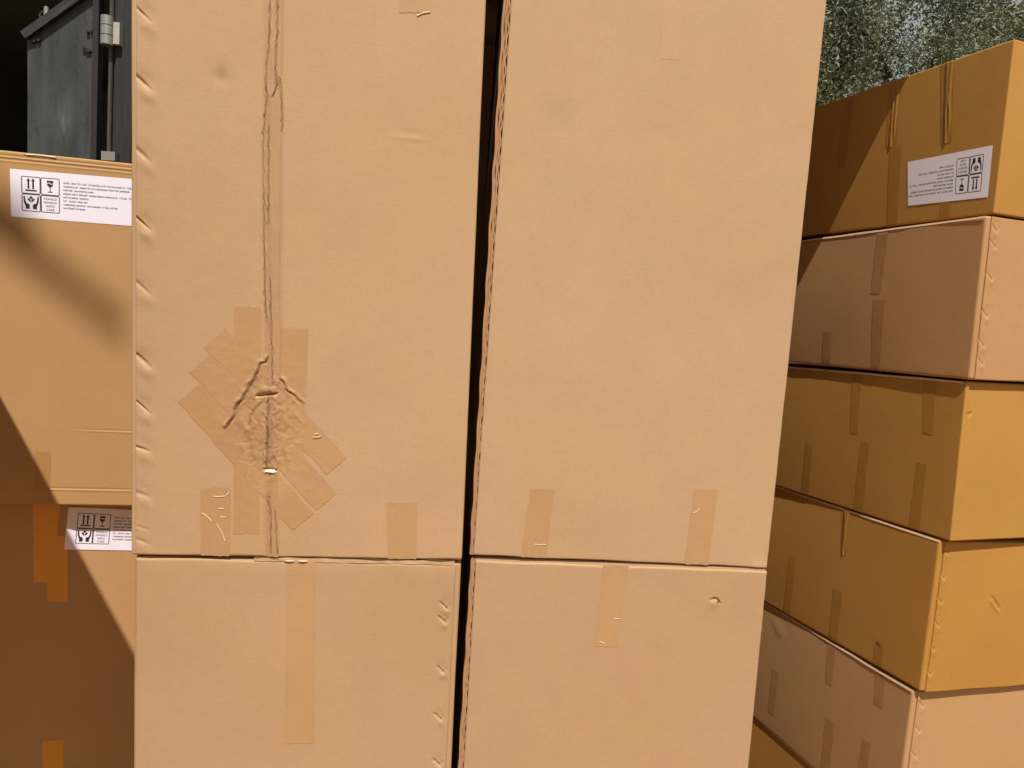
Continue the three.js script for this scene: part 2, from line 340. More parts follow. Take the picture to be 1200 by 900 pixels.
function featA(u, v) {
  let z = 0;
  if (u < 0.075) for (let i = 0; i < dentV.length; i++) {              // pressed stitches down the glued edge
    const dv = v - dentV[i]; if (Math.abs(dv) > 0.06) continue;
    const k = dentK[i] * (1 + 0.25 * noise(u * 80, v * 60, i * 1.7)), low = i >= 7 && i < 11;
    const [dd, t] = segDist(u, v, 0.002, dentV[i] + (low ? 0.004 : 0.013), 0.023, dentV[i] - (low ? 0.003 : 0.006));
    z -= k * 0.0034 * gauss(dd / (0.0018 + 0.0008 * (i % 3))) * (0.35 + 0.65 * Math.sin(Math.PI * clamp(t * 0.8 + 0.25, 0, 1)));
    z -= k * 0.0013 * gauss((u - 0.015) / 0.014) * gauss((dv - 0.012 + (u - 0.01) * 0.4) / 0.012);
    z += k * 0.0016 * gauss((u - 0.018) / 0.013) * gauss((dv + 0.012 + (u - 0.01) * 0.4) / 0.010);
  }
  if (u > 0.10 && u < 0.34) {
    for (const [line, dep, wid, lip, side] of creases) {
      if (v > line[0][1] + 0.03 && line[0][1] > line[line.length - 1][1]) continue;
      const [dd, t] = polyDist(u + 0.0036 * noise(u * 30, v * 60, 6) + 0.0010 * noise(v * 190, u * 40, 2), v + 0.0036 * noise(u * 70, v * 50, 3), line); if (dd > 0.02) continue;
      const end = smooth(0, 0.06, t) * smooth(0, 0.06, 1 - t) , j = clamp(0.8 + 1.1 * noise(u * 70, v * 55, 5), 0.2, 1.5);
      z -= end * dep * j * gauss(dd / wid);
      // the lip beside the groove
      let near = line[0][0]; for (let i = 0; i + 1 < line.length; i++) { const hi = Math.max(line[i][1], line[i + 1][1]), lo = Math.min(line[i][1], line[i + 1][1]); if (v <= hi && v >= lo) { const q = (v - line[i][1]) / ((line[i + 1][1] - line[i][1]) || 1); near = line[i][0] + q * (line[i + 1][0] - line[i][0]); } }
      const sg = (u - near) * side; z += end * lip * j * (sg > 0 ? gauss((dd - wid * 1.9) / (wid * 1.8)) : 0.3 * gauss((dd - wid * 2) / (wid * 1.8)));
    }
    const rad = Math.hypot((u - 0.223) / 0.062, (v - 0.235) / 0.105);  // the crushed patch
    if (rad < 1.25) {
      const k = 1 - smooth(0.5, 1.2, rad);
      const wx = u + 0.006 * noise(u * 50, v * 50, 1), wy = v + 0.008 * noise(u * 40, v * 40, 6); z += 0.75 * k * (0.0012 * noise(wx * 40, wy * 20, 8.1) + 0.0022 * Math.pow(Math.max(0, 1 - 3.2 * Math.abs(noise(wx * 60, wy * 22, 4.4))), 1.5) - 0.0012 * Math.pow(Math.max(0, 1 - 4 * Math.abs(noise(wx * 45 + 3, wy * 45, 7.7))), 2) + 0.0010 * Math.max(0, 1 - 4 * Math.abs(noise(wx * 150, wy * 60, 2))) + 0.0004 * noise(u * 260, v * 120, 3)) - 0.0016 * k;
    }
    z -= 0.0075 * gauss((v - 0.2925 - 0.15 * (u - 0.221)) / 0.0017) * smooth(0.197, 0.207, u) * (1 - smooth(0.232, 0.240, u));   // slit
    z += 0.0022 * gauss((v - 0.301) / 0.007) * smooth(0.203, 0.212, u) * (1 - smooth(0.228, 0.236, u));
    z -= 0.005 * gauss((v - 0.160) / 0.0018) * smooth(0.214, 0.219, u) * (1 - smooth(0.236, 0.241, u));
    z += 0.0030 * gauss((u - seamU(v) - 0.003) / 0.010) * (0.7 + 0.5 * noise(v * 7, 4, 4));               // the flaps ride up at the seam
  }
  z += 0.0005 * gauss((u - 0.452) / 0.022) * gauss((v - 0.742) / 0.0035) - 0.0005 * gauss((u - 0.45) / 0.022) * gauss((v - 0.752) / 0.006);  // a nick at the right
  z -= 0.002 * gauss((u - 0.135) / 0.012) * gauss((v - 0.82) / 0.012);
  z += 0.0006 * (gauss((u - 0.539) / 0.0018) + gauss((u - 0.5) / 0.003));  // score lines by the right edge
  return z;
}
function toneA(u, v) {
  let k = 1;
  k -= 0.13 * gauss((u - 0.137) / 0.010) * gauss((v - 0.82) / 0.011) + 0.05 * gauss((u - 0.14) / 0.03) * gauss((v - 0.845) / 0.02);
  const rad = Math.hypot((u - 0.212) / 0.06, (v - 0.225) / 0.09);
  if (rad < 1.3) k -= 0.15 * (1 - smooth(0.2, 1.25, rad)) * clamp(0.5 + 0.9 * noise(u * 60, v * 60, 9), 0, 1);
  if (u > 0.14 && u < 0.30) for (const [line, dep, wid] of creases) { const [dd, t] = polyDist(u, v, line); if (dd < 0.01) k -= 0.34 * gauss(dd / (wid * 1.4)) * smooth(0, 0.05, t) * smooth(0, 0.05, 1 - t); }  // shade inside the creases put into the colour
  if (v < 1.2) k -= 0.085 * smooth(-0.0125, -0.009, u - seamU(v)) * (1 - smooth(0.010 + 0.010 * smooth(0.1, 0.5, v), 0.013 + 0.010 * smooth(0.1, 0.5, v), u - seamU(v)));  // seam tape browner, shading of its bulge put into the colour
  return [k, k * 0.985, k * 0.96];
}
const PA = V(-0.6358, 1.22, -1.2288);
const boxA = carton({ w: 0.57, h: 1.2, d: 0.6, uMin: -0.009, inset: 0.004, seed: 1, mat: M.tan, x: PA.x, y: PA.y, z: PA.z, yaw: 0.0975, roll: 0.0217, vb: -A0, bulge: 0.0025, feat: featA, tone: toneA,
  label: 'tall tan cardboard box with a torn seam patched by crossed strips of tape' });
{
  const vs = axis(0, 1.2, 0.0024, [[0.12, 0.4, 0.0014], [1.0, 1.2, 0.01]]);
  const left = axis(0, 1, 0.012, [[0, 0.2, 0.006], [0.62, 1, 0.006]]), right = axis(0, 1, 0.02, [[0, 0.2, 0.0035]]);
  boxA.panel('flap', 0, (v) => seamU(v) - 0.0006, 0.0035, 1.198, 0.0035, { us: left, vs, label: 'left flap, dented along its outer edge' });
  boxA.panel('flap', (v) => seamU(v) + 0.0006, 0.569, 0.0035, 1.198, 0.0035, { us: right, vs, label: 'right flap' });
  // seam tape from top to bottom
  const edge = (v) => [seamU(v) - 0.0095 - 0.004 * smooth(0.5, 0.2, v), seamU(v) + 0.0215 - 0.009 * smooth(0.45, 0.05, v)];
  const e0 = edge(0.004), e1 = edge(1.19);
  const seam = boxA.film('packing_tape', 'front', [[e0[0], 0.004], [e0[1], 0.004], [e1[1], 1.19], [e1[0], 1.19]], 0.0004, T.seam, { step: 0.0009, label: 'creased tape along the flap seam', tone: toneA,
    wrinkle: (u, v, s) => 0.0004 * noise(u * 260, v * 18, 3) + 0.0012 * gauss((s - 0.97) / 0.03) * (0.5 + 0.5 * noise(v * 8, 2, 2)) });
  // torn patch: vertical strips, then three slanting ones
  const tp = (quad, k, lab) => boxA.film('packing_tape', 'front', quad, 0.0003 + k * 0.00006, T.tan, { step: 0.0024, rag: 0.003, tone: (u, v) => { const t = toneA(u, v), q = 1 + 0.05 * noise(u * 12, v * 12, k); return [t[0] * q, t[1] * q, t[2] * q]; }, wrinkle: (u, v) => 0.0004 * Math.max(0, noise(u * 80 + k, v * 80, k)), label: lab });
  tp([[0.166, 0.044], [0.209, 0.044], [0.208, 0.443], [0.163, 0.441]], 0, 'upright strip of tape left of the tear');
  tp([[0.238, 0.165], [0.283, 0.165], [0.288, 0.410], [0.239, 0.408]], 1, 'upright strip of tape right of the tear');
  const band = (p, q, k) => { const dx = q[0] - p[0], dy = q[1] - p[1], L = Math.hypot(dx, dy), hx = -dy / L * 0.0235, hy = dx / L * 0.0235; tp([[p[0] + hx, p[1] + hy], [p[0] - hx, p[1] - hy], [q[0] - hx, q[1] - hy], [q[0] + hx, q[1] + hy]], k, 'slanting strip of tape across the tear'); };
  band([0.131, 0.386], [0.342, 0.170], 2); band([0.107, 0.341], [0.326, 0.105], 3); band([0.089, 0.290], [0.285, 0.067], 4);
  const low = boxA.film('packing_tape', 'front', [[0.111, 0.003], [0.160, 0.003], [0.160, 0.125], [0.109, 0.124]], 0.0005, T.tan, { step: 0.003 });
  const lowR = boxA.film('packing_tape', 'front', [[0.437, 0.003], [0.487, 0.003], [0.485, 0.106], [0.431, 0.105]], 0.0005, T.tan, {});
  const top = boxA.film('packing_tape', 'front', [[0.425, 0.947], [0.478, 0.951], [0.476, 1.19], [0.424, 1.19]], 0.0005, T.tan, {});
  wrinkleLine(boxA, top, 'front', [[0.455, 0.944], [0.464, 0.949], [0.476, 0.952]], 0.0009);
  for (const l of [[[0.131, 0.110], [0.141, 0.110], [0.152, 0.111]], [[0.152, 0.112], [0.157, 0.116], [0.159, 0.121]], [[0.141, 0.088], [0.150, 0.089]], [[0.143, 0.073], [0.153, 0.0735]], [[0.112, 0.080], [0.119, 0.076], [0.128, 0.066]], [[0.137, 0.062], [0.146, 0.046], [0.152, 0.03]]]) wrinkleLine(boxA, low, 'front', l, 0.0006);
  for (const l of [[[0.300, 0.221], [0.307, 0.221], [0.313, 0.223]], [[0.303, 0.226], [0.309, 0.228]]]) wrinkleLine(boxA, lowR, 'front', l, 0.0006, pale, 0.0022);
  // torn white liner showing at the foot of the patch
  const torn = gridGeo(14, 6, (i, j) => { const u = 0.219 + 0.017 * i / 13, v = 0.1555 + 0.0052 * j / 5 + 0.0012 * noise(i * 0.6, j * 0.3, 4); const p = boxA.at('front', u, v, 0.0028 + 0.0012 * Math.sin(j / 5 * Math.PI) + 0.0006 * noise(i, j, 1)); return { p: p.slice(0, 3), uv: [u, v] }; });
  part('torn_paper', torn, new THREE.MeshStandardMaterial({ color: new THREE.Color().setRGB(0.70, 0.62, 0.50), roughness: 0.8, side: THREE.DoubleSide }), boxA.g);
}

// ---- lower box of the same column, joint on its right edge
const stitch = (u, v, u0, v0, k, dir) => {                             // small V-shaped stitch pressed into the board
  const du = (u - u0) * dir, dv = v - v0; if (Math.abs(du) > 0.03 || Math.abs(dv) > 0.03) return 0;
  const [d1] = segDist(du, dv, -0.008, 0.006, 0.004, -0.005), [d2] = segDist(du, dv, 0.004, -0.005, 0.009, 0.002);
  return k * (-0.0032 * gauss(d1 / 0.0016) - 0.0018 * gauss(d2 / 0.0016) + 0.0018 * gauss(Math.hypot(du - 0.003, dv + 0.011) / 0.006) - 0.001 * gauss(Math.hypot(du, dv - 0.008) / 0.008));
};
const HB = 1.2022;
const stB = [[0.541, -0.098], [0.539, -0.124], [0.541, -0.220], [0.540, -0.311], [0.541, -0.40]].map(([u, v]) => [u, HB + v + 0.0178]);
const boxB = carton({ w: 0.5615, h: HB, d: 0.6, uMin: -0.004, uMax: 0.5675, inset: 0.004, seed: 2, mat: M.tan2, x: -0.6344, y: 1.22, z: -1.2292, yaw: 0.0993, roll: 0.0159, vb: -HB - 0.0178, amp: 0.0008,
  feat: (u, v) => { let z = 0; if (u > 0.5) for (const [a, b] of stB) z += stitch(u + 0.0012 * noise(u * 90, v * 90, b), v, a, b, 0.85, 1); return z - 0.0015 * gauss((v - HB) / 0.012) * (0.5 + noise(u * 18, 1, 2)); },
  label: 'tan cardboard box with one long tape strip, under the torn taped box' });
{
  const vs = axis(0, HB, 0.02, [[HB - 0.5, HB, 0.0025]]);
  boxB.panel('front_panel', 0, 0.558, 0.002, HB - 0.0025, 0.0035, { soft: 0.003, us: axis(0, 1, 0.02, [[0.9, 1, 0.0035]]), vs });
  const t0 = HB + 0.0178;
  boxB.film('packing_tape', 'front', [[0.264, t0 - 0.36], [0.314, t0 - 0.36], [0.308, HB - 0.001], [0.256, HB - 0.001]], 0.0004, T.tan, {});
  // crushed raw rim along the top edge
  const rim = []; const y = HB;
  for (const [z, th] of [[0.0, 0.0012], [-0.006, 0.001]]) rim.push(gridGeo(90, 3, (i, j) => { const u = 0.20 + 0.355 * i / 89; return { p: [u - boxB.w / 2, y - 0.003 + j * 0.0035 + 0.0012 * noise(u * 30, z * 900, 1) * j, boxB.d / 2 + z + th * (j - 1) * 0.4 + 0.0008 * noise(u * 60, j, z)], uv: [u, j * 0.01], c: [1, 1, 1] }; }));
  part('raw_edge', mergeGeometries(rim), new THREE.MeshStandardMaterial({ color: new THREE.Color().setRGB(0.5, 0.34, 0.2), roughness: 0.9, side: THREE.DoubleSide }), boxB.g);
  for (const u of [0.262, 0.285]) { const s = new THREE.IcosahedronGeometry(0.004, 2); s.scale(2.2, 0.28, 0.6); s.translate(u - boxB.w / 2, y - 0.001, boxB.d / 2 + 0.0005); part('torn_paper', s, tornMat, boxB.g); }
}

// ---- raw corrugated edge (liners and flutes) down the left of the two boxes of the right-hand column
function rawEdge(box, ua0, ua1, ub, v0, v1, seed) {
  const ua = (v) => ua0 + (ua1 - ua0) * (v - v0) / (v1 - v0), W = (v) => ub - ua(v), list = [], zf = box.d / 2;
  const ribbon = (fu, th, z0, z1, n) => {
    for (const sg of [-1, 1]) list.push(gridGeo(2, n, (i, j) => { const v = v0 + (v1 - v0) * j / (n - 1), u = fu(v) + sg * th / 2; return { p: [u - box.w / 2, v, i ? z1(v) : z0], uv: [u, v] }; }, sg < 0));
    list.push(gridGeo(2, n, (i, j) => { const v = v0 + (v1 - v0) * j / (n - 1), u = fu(v) + (i - 0.5) * th; return { p: [u - box.w / 2, v, z1(v)], uv: [u, v] }; }));
  };
  const n = Math.round((v1 - v0) / 0.0025);
  const wav = (s, f, a) => (v) => a * (Math.sin(v * 2 * Math.PI / f + 2.2 * noise(v * 9, s, seed)) + 0.5 * noise(v * 40, s * 3, seed));
  const zr = (s, base, a) => (v) => zf + base + a * noise(v * 22, s * 5, seed * 2);
  const w1 = wav(1, 0.05, 0.0008), w2 = wav(2, 0.034, 0.0013), w3 = wav(3, 0.09, 0.0008);
  ribbon((v) => ua(v) + 0.0022 + w3(v), 0.0040, zf - 0.03, zr(1, -0.0045, 0.0015), n);             // inner board
  ribbon((v) => ua(v) + W(v) * 0.47 + w1(v), 0.0026, zf - 0.03, zr(2, -0.0045, 0.0022), n);              // flute
  ribbon((v) => ua(v) + W(v) * 0.64 + w3(v) * 0.6, 0.0022, zf - 0.03, zr(3, -0.003, 0.0016), n);       // middle liner
  ribbon((v) => ua(v) + W(v) * 0.83 + w2(v), 0.0026, zf - 0.03, zr(4, -0.0035, 0.0022), n);              // flute
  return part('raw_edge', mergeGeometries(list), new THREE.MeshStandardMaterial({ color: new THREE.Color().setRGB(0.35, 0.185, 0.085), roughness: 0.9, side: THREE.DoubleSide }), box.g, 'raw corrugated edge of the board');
}
const C0 = 0.0071;
const boxC = carton({ w: 0.5698, h: 1.2129, d: 0.6, uMin: -0.0075, inset: 0.014, seed: 3, mat: M.tan, x: -0.0486, y: 1.22, z: -1.3233, yaw: 0.0852, roll: -0.0017, vb: -C0, bulge: 0.003,
  feat: (u, v) => 0.0025 * gauss((u - 0.553) / 0.012) * gauss((v - 0.006) / 0.008) - 0.0006 * gauss((u - 0.10) / 0.02) * gauss((v - 0.80) / 0.02),
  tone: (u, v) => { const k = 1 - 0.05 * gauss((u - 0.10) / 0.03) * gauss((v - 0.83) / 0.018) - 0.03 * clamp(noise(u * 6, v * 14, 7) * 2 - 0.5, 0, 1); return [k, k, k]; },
  label: 'tall plain tan cardboard box with two short tape ends, right of the gap' });
boxC.panel('front_panel', -0.0015, 0.5698, 0.0035, 1.21, 0.016, { soft: 0.003, us: axis(0, 1, 0.02), vs: axis(0, 1.21, 0.012) });
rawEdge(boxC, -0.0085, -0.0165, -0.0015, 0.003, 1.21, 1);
{
  const t1 = boxC.film('packing_tape', 'front', [[0.088, 0.004], [0.136, 0.004], [0.142, 0.136], [0.097, 0.135]], 0.0004, T.tan, {});
  wrinkleLine(boxC, t1, 'front', [[0.112, 0.03], [0.122, 0.0295], [0.134, 0.03]], 0.0005);
  const t2 = boxC.film('packing_tape', 'front', [[0.404, 0.004], [0.452, 0.004], [0.456, 0.153], [0.410, 0.151]], 0.0004, T.tan, {});
  wrinkleLine(boxC, t2, 'front', [[0.413, 0.105], [0.419, 0.109], [0.424, 0.114]], 0.0006);
  const t3 = boxC.film('packing_tape', 'front', [[0.272, 0.93], [0.305, 0.93], [0.303, 1.2], [0.27, 1.2]], 0.0004, T.tanClear, { wrinkle: (u, v) => 0.0003 * Math.max(0, noise(u * 200, v * 40, 1)) - 0.0002 });
}
const HD = 1.2104;
const boxD = carton({ w: 0.5622, h: HD, d: 0.6, uMin: -0.0085, inset: 0.014, seed: 4, mat: M.tan2, x: -0.0451, y: 1.22, z: -1.3152, yaw: 0.0775, roll: 0.0079, vb: -HD - 0.0096, bulge: 0.003,
  feat: (u, v) => { const vt = v - HD - 0.0096; const [d1] = polyDist(u, vt, [[0.456, -0.072], [0.463, -0.069], [0.469, -0.071], [0.473, -0.077]]); return -0.004 * gauss(d1 / 0.0016) + 0.0016 * gauss(Math.hypot(u - 0.462, vt + 0.08) / 0.008); },
  tone: (u, v) => { const k = 1 - 0.5 * gauss(Math.hypot((u - 0.471) / 0.0035, (v - HD - 0.0096 + 0.077) / 0.0035)); return [k, k, k]; },
  label: 'tan cardboard box with a small puncture near its top right corner' });
boxD.panel('front_panel', 0.0005, 0.5622, 0.002, HD - 0.0025, 0.016, { soft: 0.003, us: axis(0, 1, 0.02, [[0.76, 0.9, 0.003]]), vs: axis(0, HD, 0.02, [[HD - 0.12, HD, 0.0025]]) });
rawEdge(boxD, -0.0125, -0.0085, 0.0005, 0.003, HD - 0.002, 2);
{
  const t = boxD.film('packing_tape', 'front', [[0.237, HD - 0.160], [0.281, HD - 0.160], [0.291, HD - 0.001], [0.242, HD - 0.001]], 0.0004, T.tan, {});
  for (const l of [[[0.27, HD - 0.105], [0.276, HD - 0.1045], [0.281, HD - 0.105]], [[0.245, HD - 0.15], [0.255, HD - 0.154]]]) wrinkleLine(boxD, t, 'front', l, 0.0006);
}

// ---- stack on the left, set back
const foldL = (v, y) => 0.0009 * gauss((v - y) / 0.0016) - 0.0008 * gauss((v - y - 0.0035) / 0.0018);
const LB = 1.1907, HL = 0.742;
const boxL = carton({ w: 0.68, h: HL, d: 0.5, seed: 5, mat: M.left, x: -1.4, y: LB, z: -1.451, yaw: 0.1993, r: 0.004, amp: 0.0009, step: 0.012, denseV: [[0.0, 0.045, 0.0012], [0.70, HL, 0.0012], [0.155, 0.18, 0.0012]],
  feat: (u, v) => foldL(v, 0.034) + 0.6 * foldL(v, 0.165) * smooth(0.46, 0.52, u) + foldL(v, HL - 0.013) + 0.7 * foldL(v, HL - 0.021),
  label: 'orange-tan box on the left carrying a full white handling label in sunlight' });
const lab = boxL.film('label', 'front', [[0.348, 1.800 - LB], [0.583, 1.802 - LB], [0.582, 1.9005 - LB], [0.344, 1.897 - LB]], 0.0005, labelMat, { unit: true, step: 0.02, rag: 0, label: 'white handling label with upright arrows, glass and hands symbols' });
boxL.film('packing_tape', 'front', [[0.395, 0.004], [0.426, 0.004], [0.428, 0.117], [0.396, 0.116]], 0.0004, T.left, {});
{ const s = boxL.film('packing_tape', 'front', [[0.37, HL - 0.006], [0.43, HL - 0.006], [0.43, HL - 0.0005], [0.37, HL - 0.0005]], 0.0006, T.left, {}); wrinkleLine(boxL, s, 'front', [[0.375, HL - 0.004], [0.40, HL - 0.003], [0.43, HL - 0.004]], 0.0012); }
const HM = LB - 0.006;
const boxM = carton({ w: 0.66, h: HM, d: 0.48, seed: 6, mat: M.leftLow, x: -1.3962, y: 0, z: -1.494, yaw: 0.1993, r: 0.004, step: 0.025,
  label: 'tan box on the left with orange tape, mostly in shadow below the labelled box' });
boxM.film('label', 'front', [[0.431, 1.079], [0.661, 1.075], [0.661, 1.168], [0.438, 1.176]], 0.0012, labelMat, { unit: true, step: 0.01, rag: 0, wrinkle: (u, v, s) => 0.004 * gauss(s / 0.06), label: 'white handling label half in shadow' });
boxM.film('packing_tape', 'front', [[0.368, 1.003], [0.402, 1.003], [0.420, HM - 0.004], [0.366, HM - 0.004]], 0.0004, T.orange, { label: 'orange tape strip' });
boxM.film('packing_tape', 'front', [[0.397, 0.958], [0.440, 0.957], [0.437, 1.11], [0.394, 1.11]], 0.0008, T.orange, { label: 'orange tape strip' });
boxM.film('packing_tape', 'front', [[0.392, 0.45], [0.436, 0.45], [0.435, 0.63], [0.391, 0.629]], 0.0004, T.orange, { label: 'orange tape strip' });

// ---- stack on the right: each box turned a little differently
const RT = [2.228, 1.9135, 1.6058, 1.2942, 0.9863, 0.6782, 0.34, 0];
const RP = [[0.8632, -1.361, 0.3508, 0.010, 0.000], [0.855, -1.3535, 0.334, 0.010, -0.0134], [0.859, -1.3600, 0.331, 0.0001, -0.0255], [0.8431, -1.3655, 0.3138, -0.0373, -0.0235], [0.8294, -1.3696, 0.3015, -0.0355, -0.0205], [0.8255, -1.369, 0.299, -0.02, -0.015], [0.83, -1.365, 0.299, 0, 0]];
const RL = ['topmost golden box of the right stack, with an upside-down white label', 'pinkish tan box second from the top of the right stack, stitched corner', 'golden brown box third from the top of the right stack', 'golden box with stitched corner fourth from the top of the right stack', 'pinkish tan box with stitched corner fifth from the top of the right stack', 'golden box barely showing low in the right stack behind the middle boxes', 'lowest box of the right stack standing on the ground'];
const RM = [M.gold, M.pink, M.gold, M.gold2, M.pink2, M.gold2, M.pink];
const RS = [null, [[0.021, 0.281], [0.021, 0.252], [0.021, 0.193], [0.019, 0.124], [0.019, 0.068], [0.020, 0.035]], null, [[0.017, 0.284], [0.015, 0.234], [0.016, 0.186], [0.017, 0.139], [0.013, 0.091], [0.012, 0.041]], [[0.012, 0.298], [0.022, 0.276], [0.021, 0.225], [0.020, 0.173], [0.02, 0.12], [0.02, 0.07]], null, null];
// tape ends on the side that faces the middle boxes: [nearest depth, farthest depth at the top, the same at the foot, foot, top]
const tapeR = [
  [[0.375, 0.400, 0.375, 0.400, 0.150, 0.303], [0.242, 0.275, 0.236, 0.262, 0.168, 0.3115], [0.222, 0.252, 0.214, 0.24, 0.003, 0.17], [0.119, 0.15, 0.105, 0.127, 0.149, 0.3115], [0.092, 0.114, 0.092, 0.112, 0.003, 0.045]],
  [[0.225, 0.255, 0.229, 0.255, 0.166, 0.306], [0.215, 0.246, 0.214, 0.238, 0.003, 0.152], [0.36, 0.385, 0.36, 0.385, 0.003, 0.08]],
  [[0.254, 0.282, 0.250, 0.272, 0.171, 0.308], [0.066, 0.095, 0.061, 0.083, 0.197, 0.308], [0.383, 0.406, 0.383, 0.409, 0.003, 0.128], [0.214, 0.237, 0.216, 0.243, 0.003, 0.155], [0.068, 0.090, 0.070, 0.095, 0.003, 0.136]],
  [[0.238, 0.263, 0.233, 0.246, 0.201, 0.304], [0.385, 0.41, 0.385, 0.410, 0.003, 0.145], [0.228, 0.256, 0.228, 0.253, 0.003, 0.118], [0.100, 0.123, 0.100, 0.123, 0.003, 0.052]],
  [[0.218, 0.242, 0.212, 0.233, 0.208, 0.3065], [0.074, 0.10, 0.07, 0.093, 0.231, 0.3065], [0.388, 0.411, 0.388, 0.411, 0.045, 0.156], [0.19, 0.218, 0.19, 0.216, 0.003, 0.133], [0.088, 0.110, 0.088, 0.110, 0.003, 0.145]],
  [], []];
const rimMat = new THREE.MeshStandardMaterial({ color: new THREE.Color().setRGB(0.62, 0.42, 0.27), roughness: 0.9, side: THREE.DoubleSide });
const RB = RP.map(([x, z, yaw, l, q], i) => {
  const h = (i === 5 ? 0.3384 : i === 6 ? 0.34 : RT[i] - RT[i + 1] - 0.004), st = RS[i], joint = !!st;
  const sideFeat = i === 3 ? (u, v) => 0.0035 * gauss(Math.hypot(u - 0.113, v - 0.058) / 0.006) : i === 4 ? (u, v) => 0.0022 * gauss((Math.hypot(u - 0.405, v - 0.258) - 0.007) / 0.004) * (1 + noise(u * 90, v * 90, 1)) - 0.002 * gauss(Math.hypot(u - 0.405, v - 0.258) / 0.005) : null;
  const b = carton({ w: 0.57, h, d: 1.2, seed: 10 + i, mat: RM[i], x, y: RT[i + 1] + 0.002, z, yaw, roll: l, q, r: joint ? 0.0055 : 0.0032, inset: joint ? 0.003 : 0, amp: 0.001, bulge: 0.004, step: 0.016, featLeft: sideFeat,
    feat: (u, v) => { let k = 0; if (st) for (const [a, c] of st) k += stitch(u + 0.0015 * noise(u * 90, v * 90, c * 9), v, a, c, 0.5, 1); if (i === 3) k += -0.002 * gauss(segDist(u, v, 0.15, 0.19, 0.172, 0.168)[0] / 0.003) + 0.0015 * gauss(segDist(u, v, 0.146, 0.183, 0.168, 0.161)[0] / 0.003); if (i === 2) k += -0.003 * gauss(segDist(u, v, 0.012, 0.245, 0.018, 0.248)[0] / 0.002) - 0.0016 * gauss(segDist(u, v, 0.0125, 0.245, 0.0125, 0.222)[0] / 0.0016) + 0.0005 * gauss((v - 0.13) / 0.0015); return k; },
    denseU: [[0.0, 0.03, 0.002]], denseV: [[0.2, 0.26, 0.003]], label: RL[i] });
  if (joint) b.panel('front_panel', 0.0105, 0.5695, 0.0015, h - 0.0015, 0.003, { us: axis(0, 1, 0.03, [[0, 0.06, 0.003], [0.2, 0.32, 0.005]]), vs: axis(0, h, 0.0025), soft: 0.0012 });
  if (i > 0) {                                                        // cut edge of the top flap, the light it catches painted in paler
    const n = 60, x = -0.285, rim = gridGeo(2, n, (a, j) => { const z = 0.594 - 1.188 * j / (n - 1), y = h - 0.0042 + a * (0.0036 + 0.0012 * noise(z * 14, i, 2)) + 0.0006 * noise(z * 30, i, 5); return { p: [x - 0.0012 - (a ? -0.0008 : 0) - 0.0005 * noise(z * 22, i, 1) + 0.004 * Math.sin(Math.PI * (z + 0.6) / 1.2) * 0.03, y, z], uv: [z, y] }; });
    part('raw_edge', rim, rimMat, b.g, 'cut edge of the top flap, its caught light put in the colour');
  }
  const tm = i === 1 || i === 4 ? T.pink : T.gold;
  tapeR[i].forEach(([n1, f1, n0, f0, v0, v1], k) => {
    const fold = i === 0 && (k === 1 || k === 3);                       // puckered tape with two bright standing folds
    const top = Math.min(v1, h - 0.001);
    const t = b.film('packing_tape', 'left', [[f0, v0], [n0, v0], [n1, top], [f1, top]], 0.0004, tm, { step: fold || (i === 3 && k === 0) ? 0.0016 : 0.006, rag: 0.0015,
      wrinkle: fold || (i === 3 && k === 0) ? (u, v, s) => 0.0016 * gauss((s - 0.42 - 0.1 * (v - v0) / 0.16) / 0.10) + 0.0016 * gauss((s - 0.72 + 0.12 * noise(v * 20, k, 1)) / 0.09) * smooth(v0, v0 + 0.05, v) : undefined });
  });
  return b;
});
RB[0].film('label', 'left', [[0.0175, 0.1265], [0.2015, 0.128], [0.190, 0.037], [0.0155, 0.032]], 0.0006, labelMat, { unit: true, step: 0.02, rag: 0, label: 'white handling label upside down' });

// ---- second row, added behind the columns to keep the gap dark
carton({ w: 0.9, h: 1.2, d: 0.5, seed: 30, mat: M.tan2, x: -0.6, y: 0, z: -2.02, yaw: 0.09, step: 0.06, label: 'unseen box added behind the two lower middle boxes to darken the gap' });
carton({ w: 0.9, h: 1.2, d: 0.5, seed: 31, mat: M.tan2, x: -0.6, y: 1.205, z: -2.02, yaw: 0.09, step: 0.06, label: 'unseen box added behind the two upper middle boxes to darken the gap' });

carton({ w: 1.0, h: 0.31, d: 0.5, seed: 32, mat: M.tan2, x: -0.65, y: 2.432, z: -1.69, yaw: 0.05, step: 0.06, label: 'unseen box added on the rear of both middle columns to shade the gap' });  // added out of view to keep sunlight out of the gap

// ---- unseen boxes put in beyond the frame to cast shadows into it
const over = carton({ w: 1.2, h: 0.31, d: 0.22, seed: 20, mat: M.tan, x: -0.33, y: 2.432, z: -1.455, yaw: 0.0, step: 0.05, label: 'unseen box laid across the tops of both middle columns to cast a shadow' });
const sideUp = carton({ w: 0.4, h: 0.764, d: 0.75, seed: 22, mat: M.tan, x: -0.8995, y: 1.206, z: -0.556, yaw: 0.863, step: 0.05, label: 'unseen box added at the far left to cast a shadow on the left stack' });
{
  const t = thing('table', 'unseen wooden stand added at the left to hold up the shadow casting box', 'table');  // added stand: holds the shadow casting box, lets light pass below
  t.position.copy(sideUp.g.position); t.position.y = 0; t.rotation.y = 0.863;
  const wood = new THREE.MeshStandardMaterial({ color: new THREE.Color().setRGB(0.4, 0.28, 0.17), roughness: 0.8 });
  part('tabletop', boxGeo(-0.2, 0.2, 1.165, 1.204, -0.375, 0.375), wood, t);
  for (const x of [-1, 1]) for (const z of [-1, 1]) part('leg', boxGeo(x * 0.165 - 0.025, x * 0.165 + 0.025, 0, 1.164, z * 0.34 - 0.025, z * 0.34 + 0.025), wood, t);
}

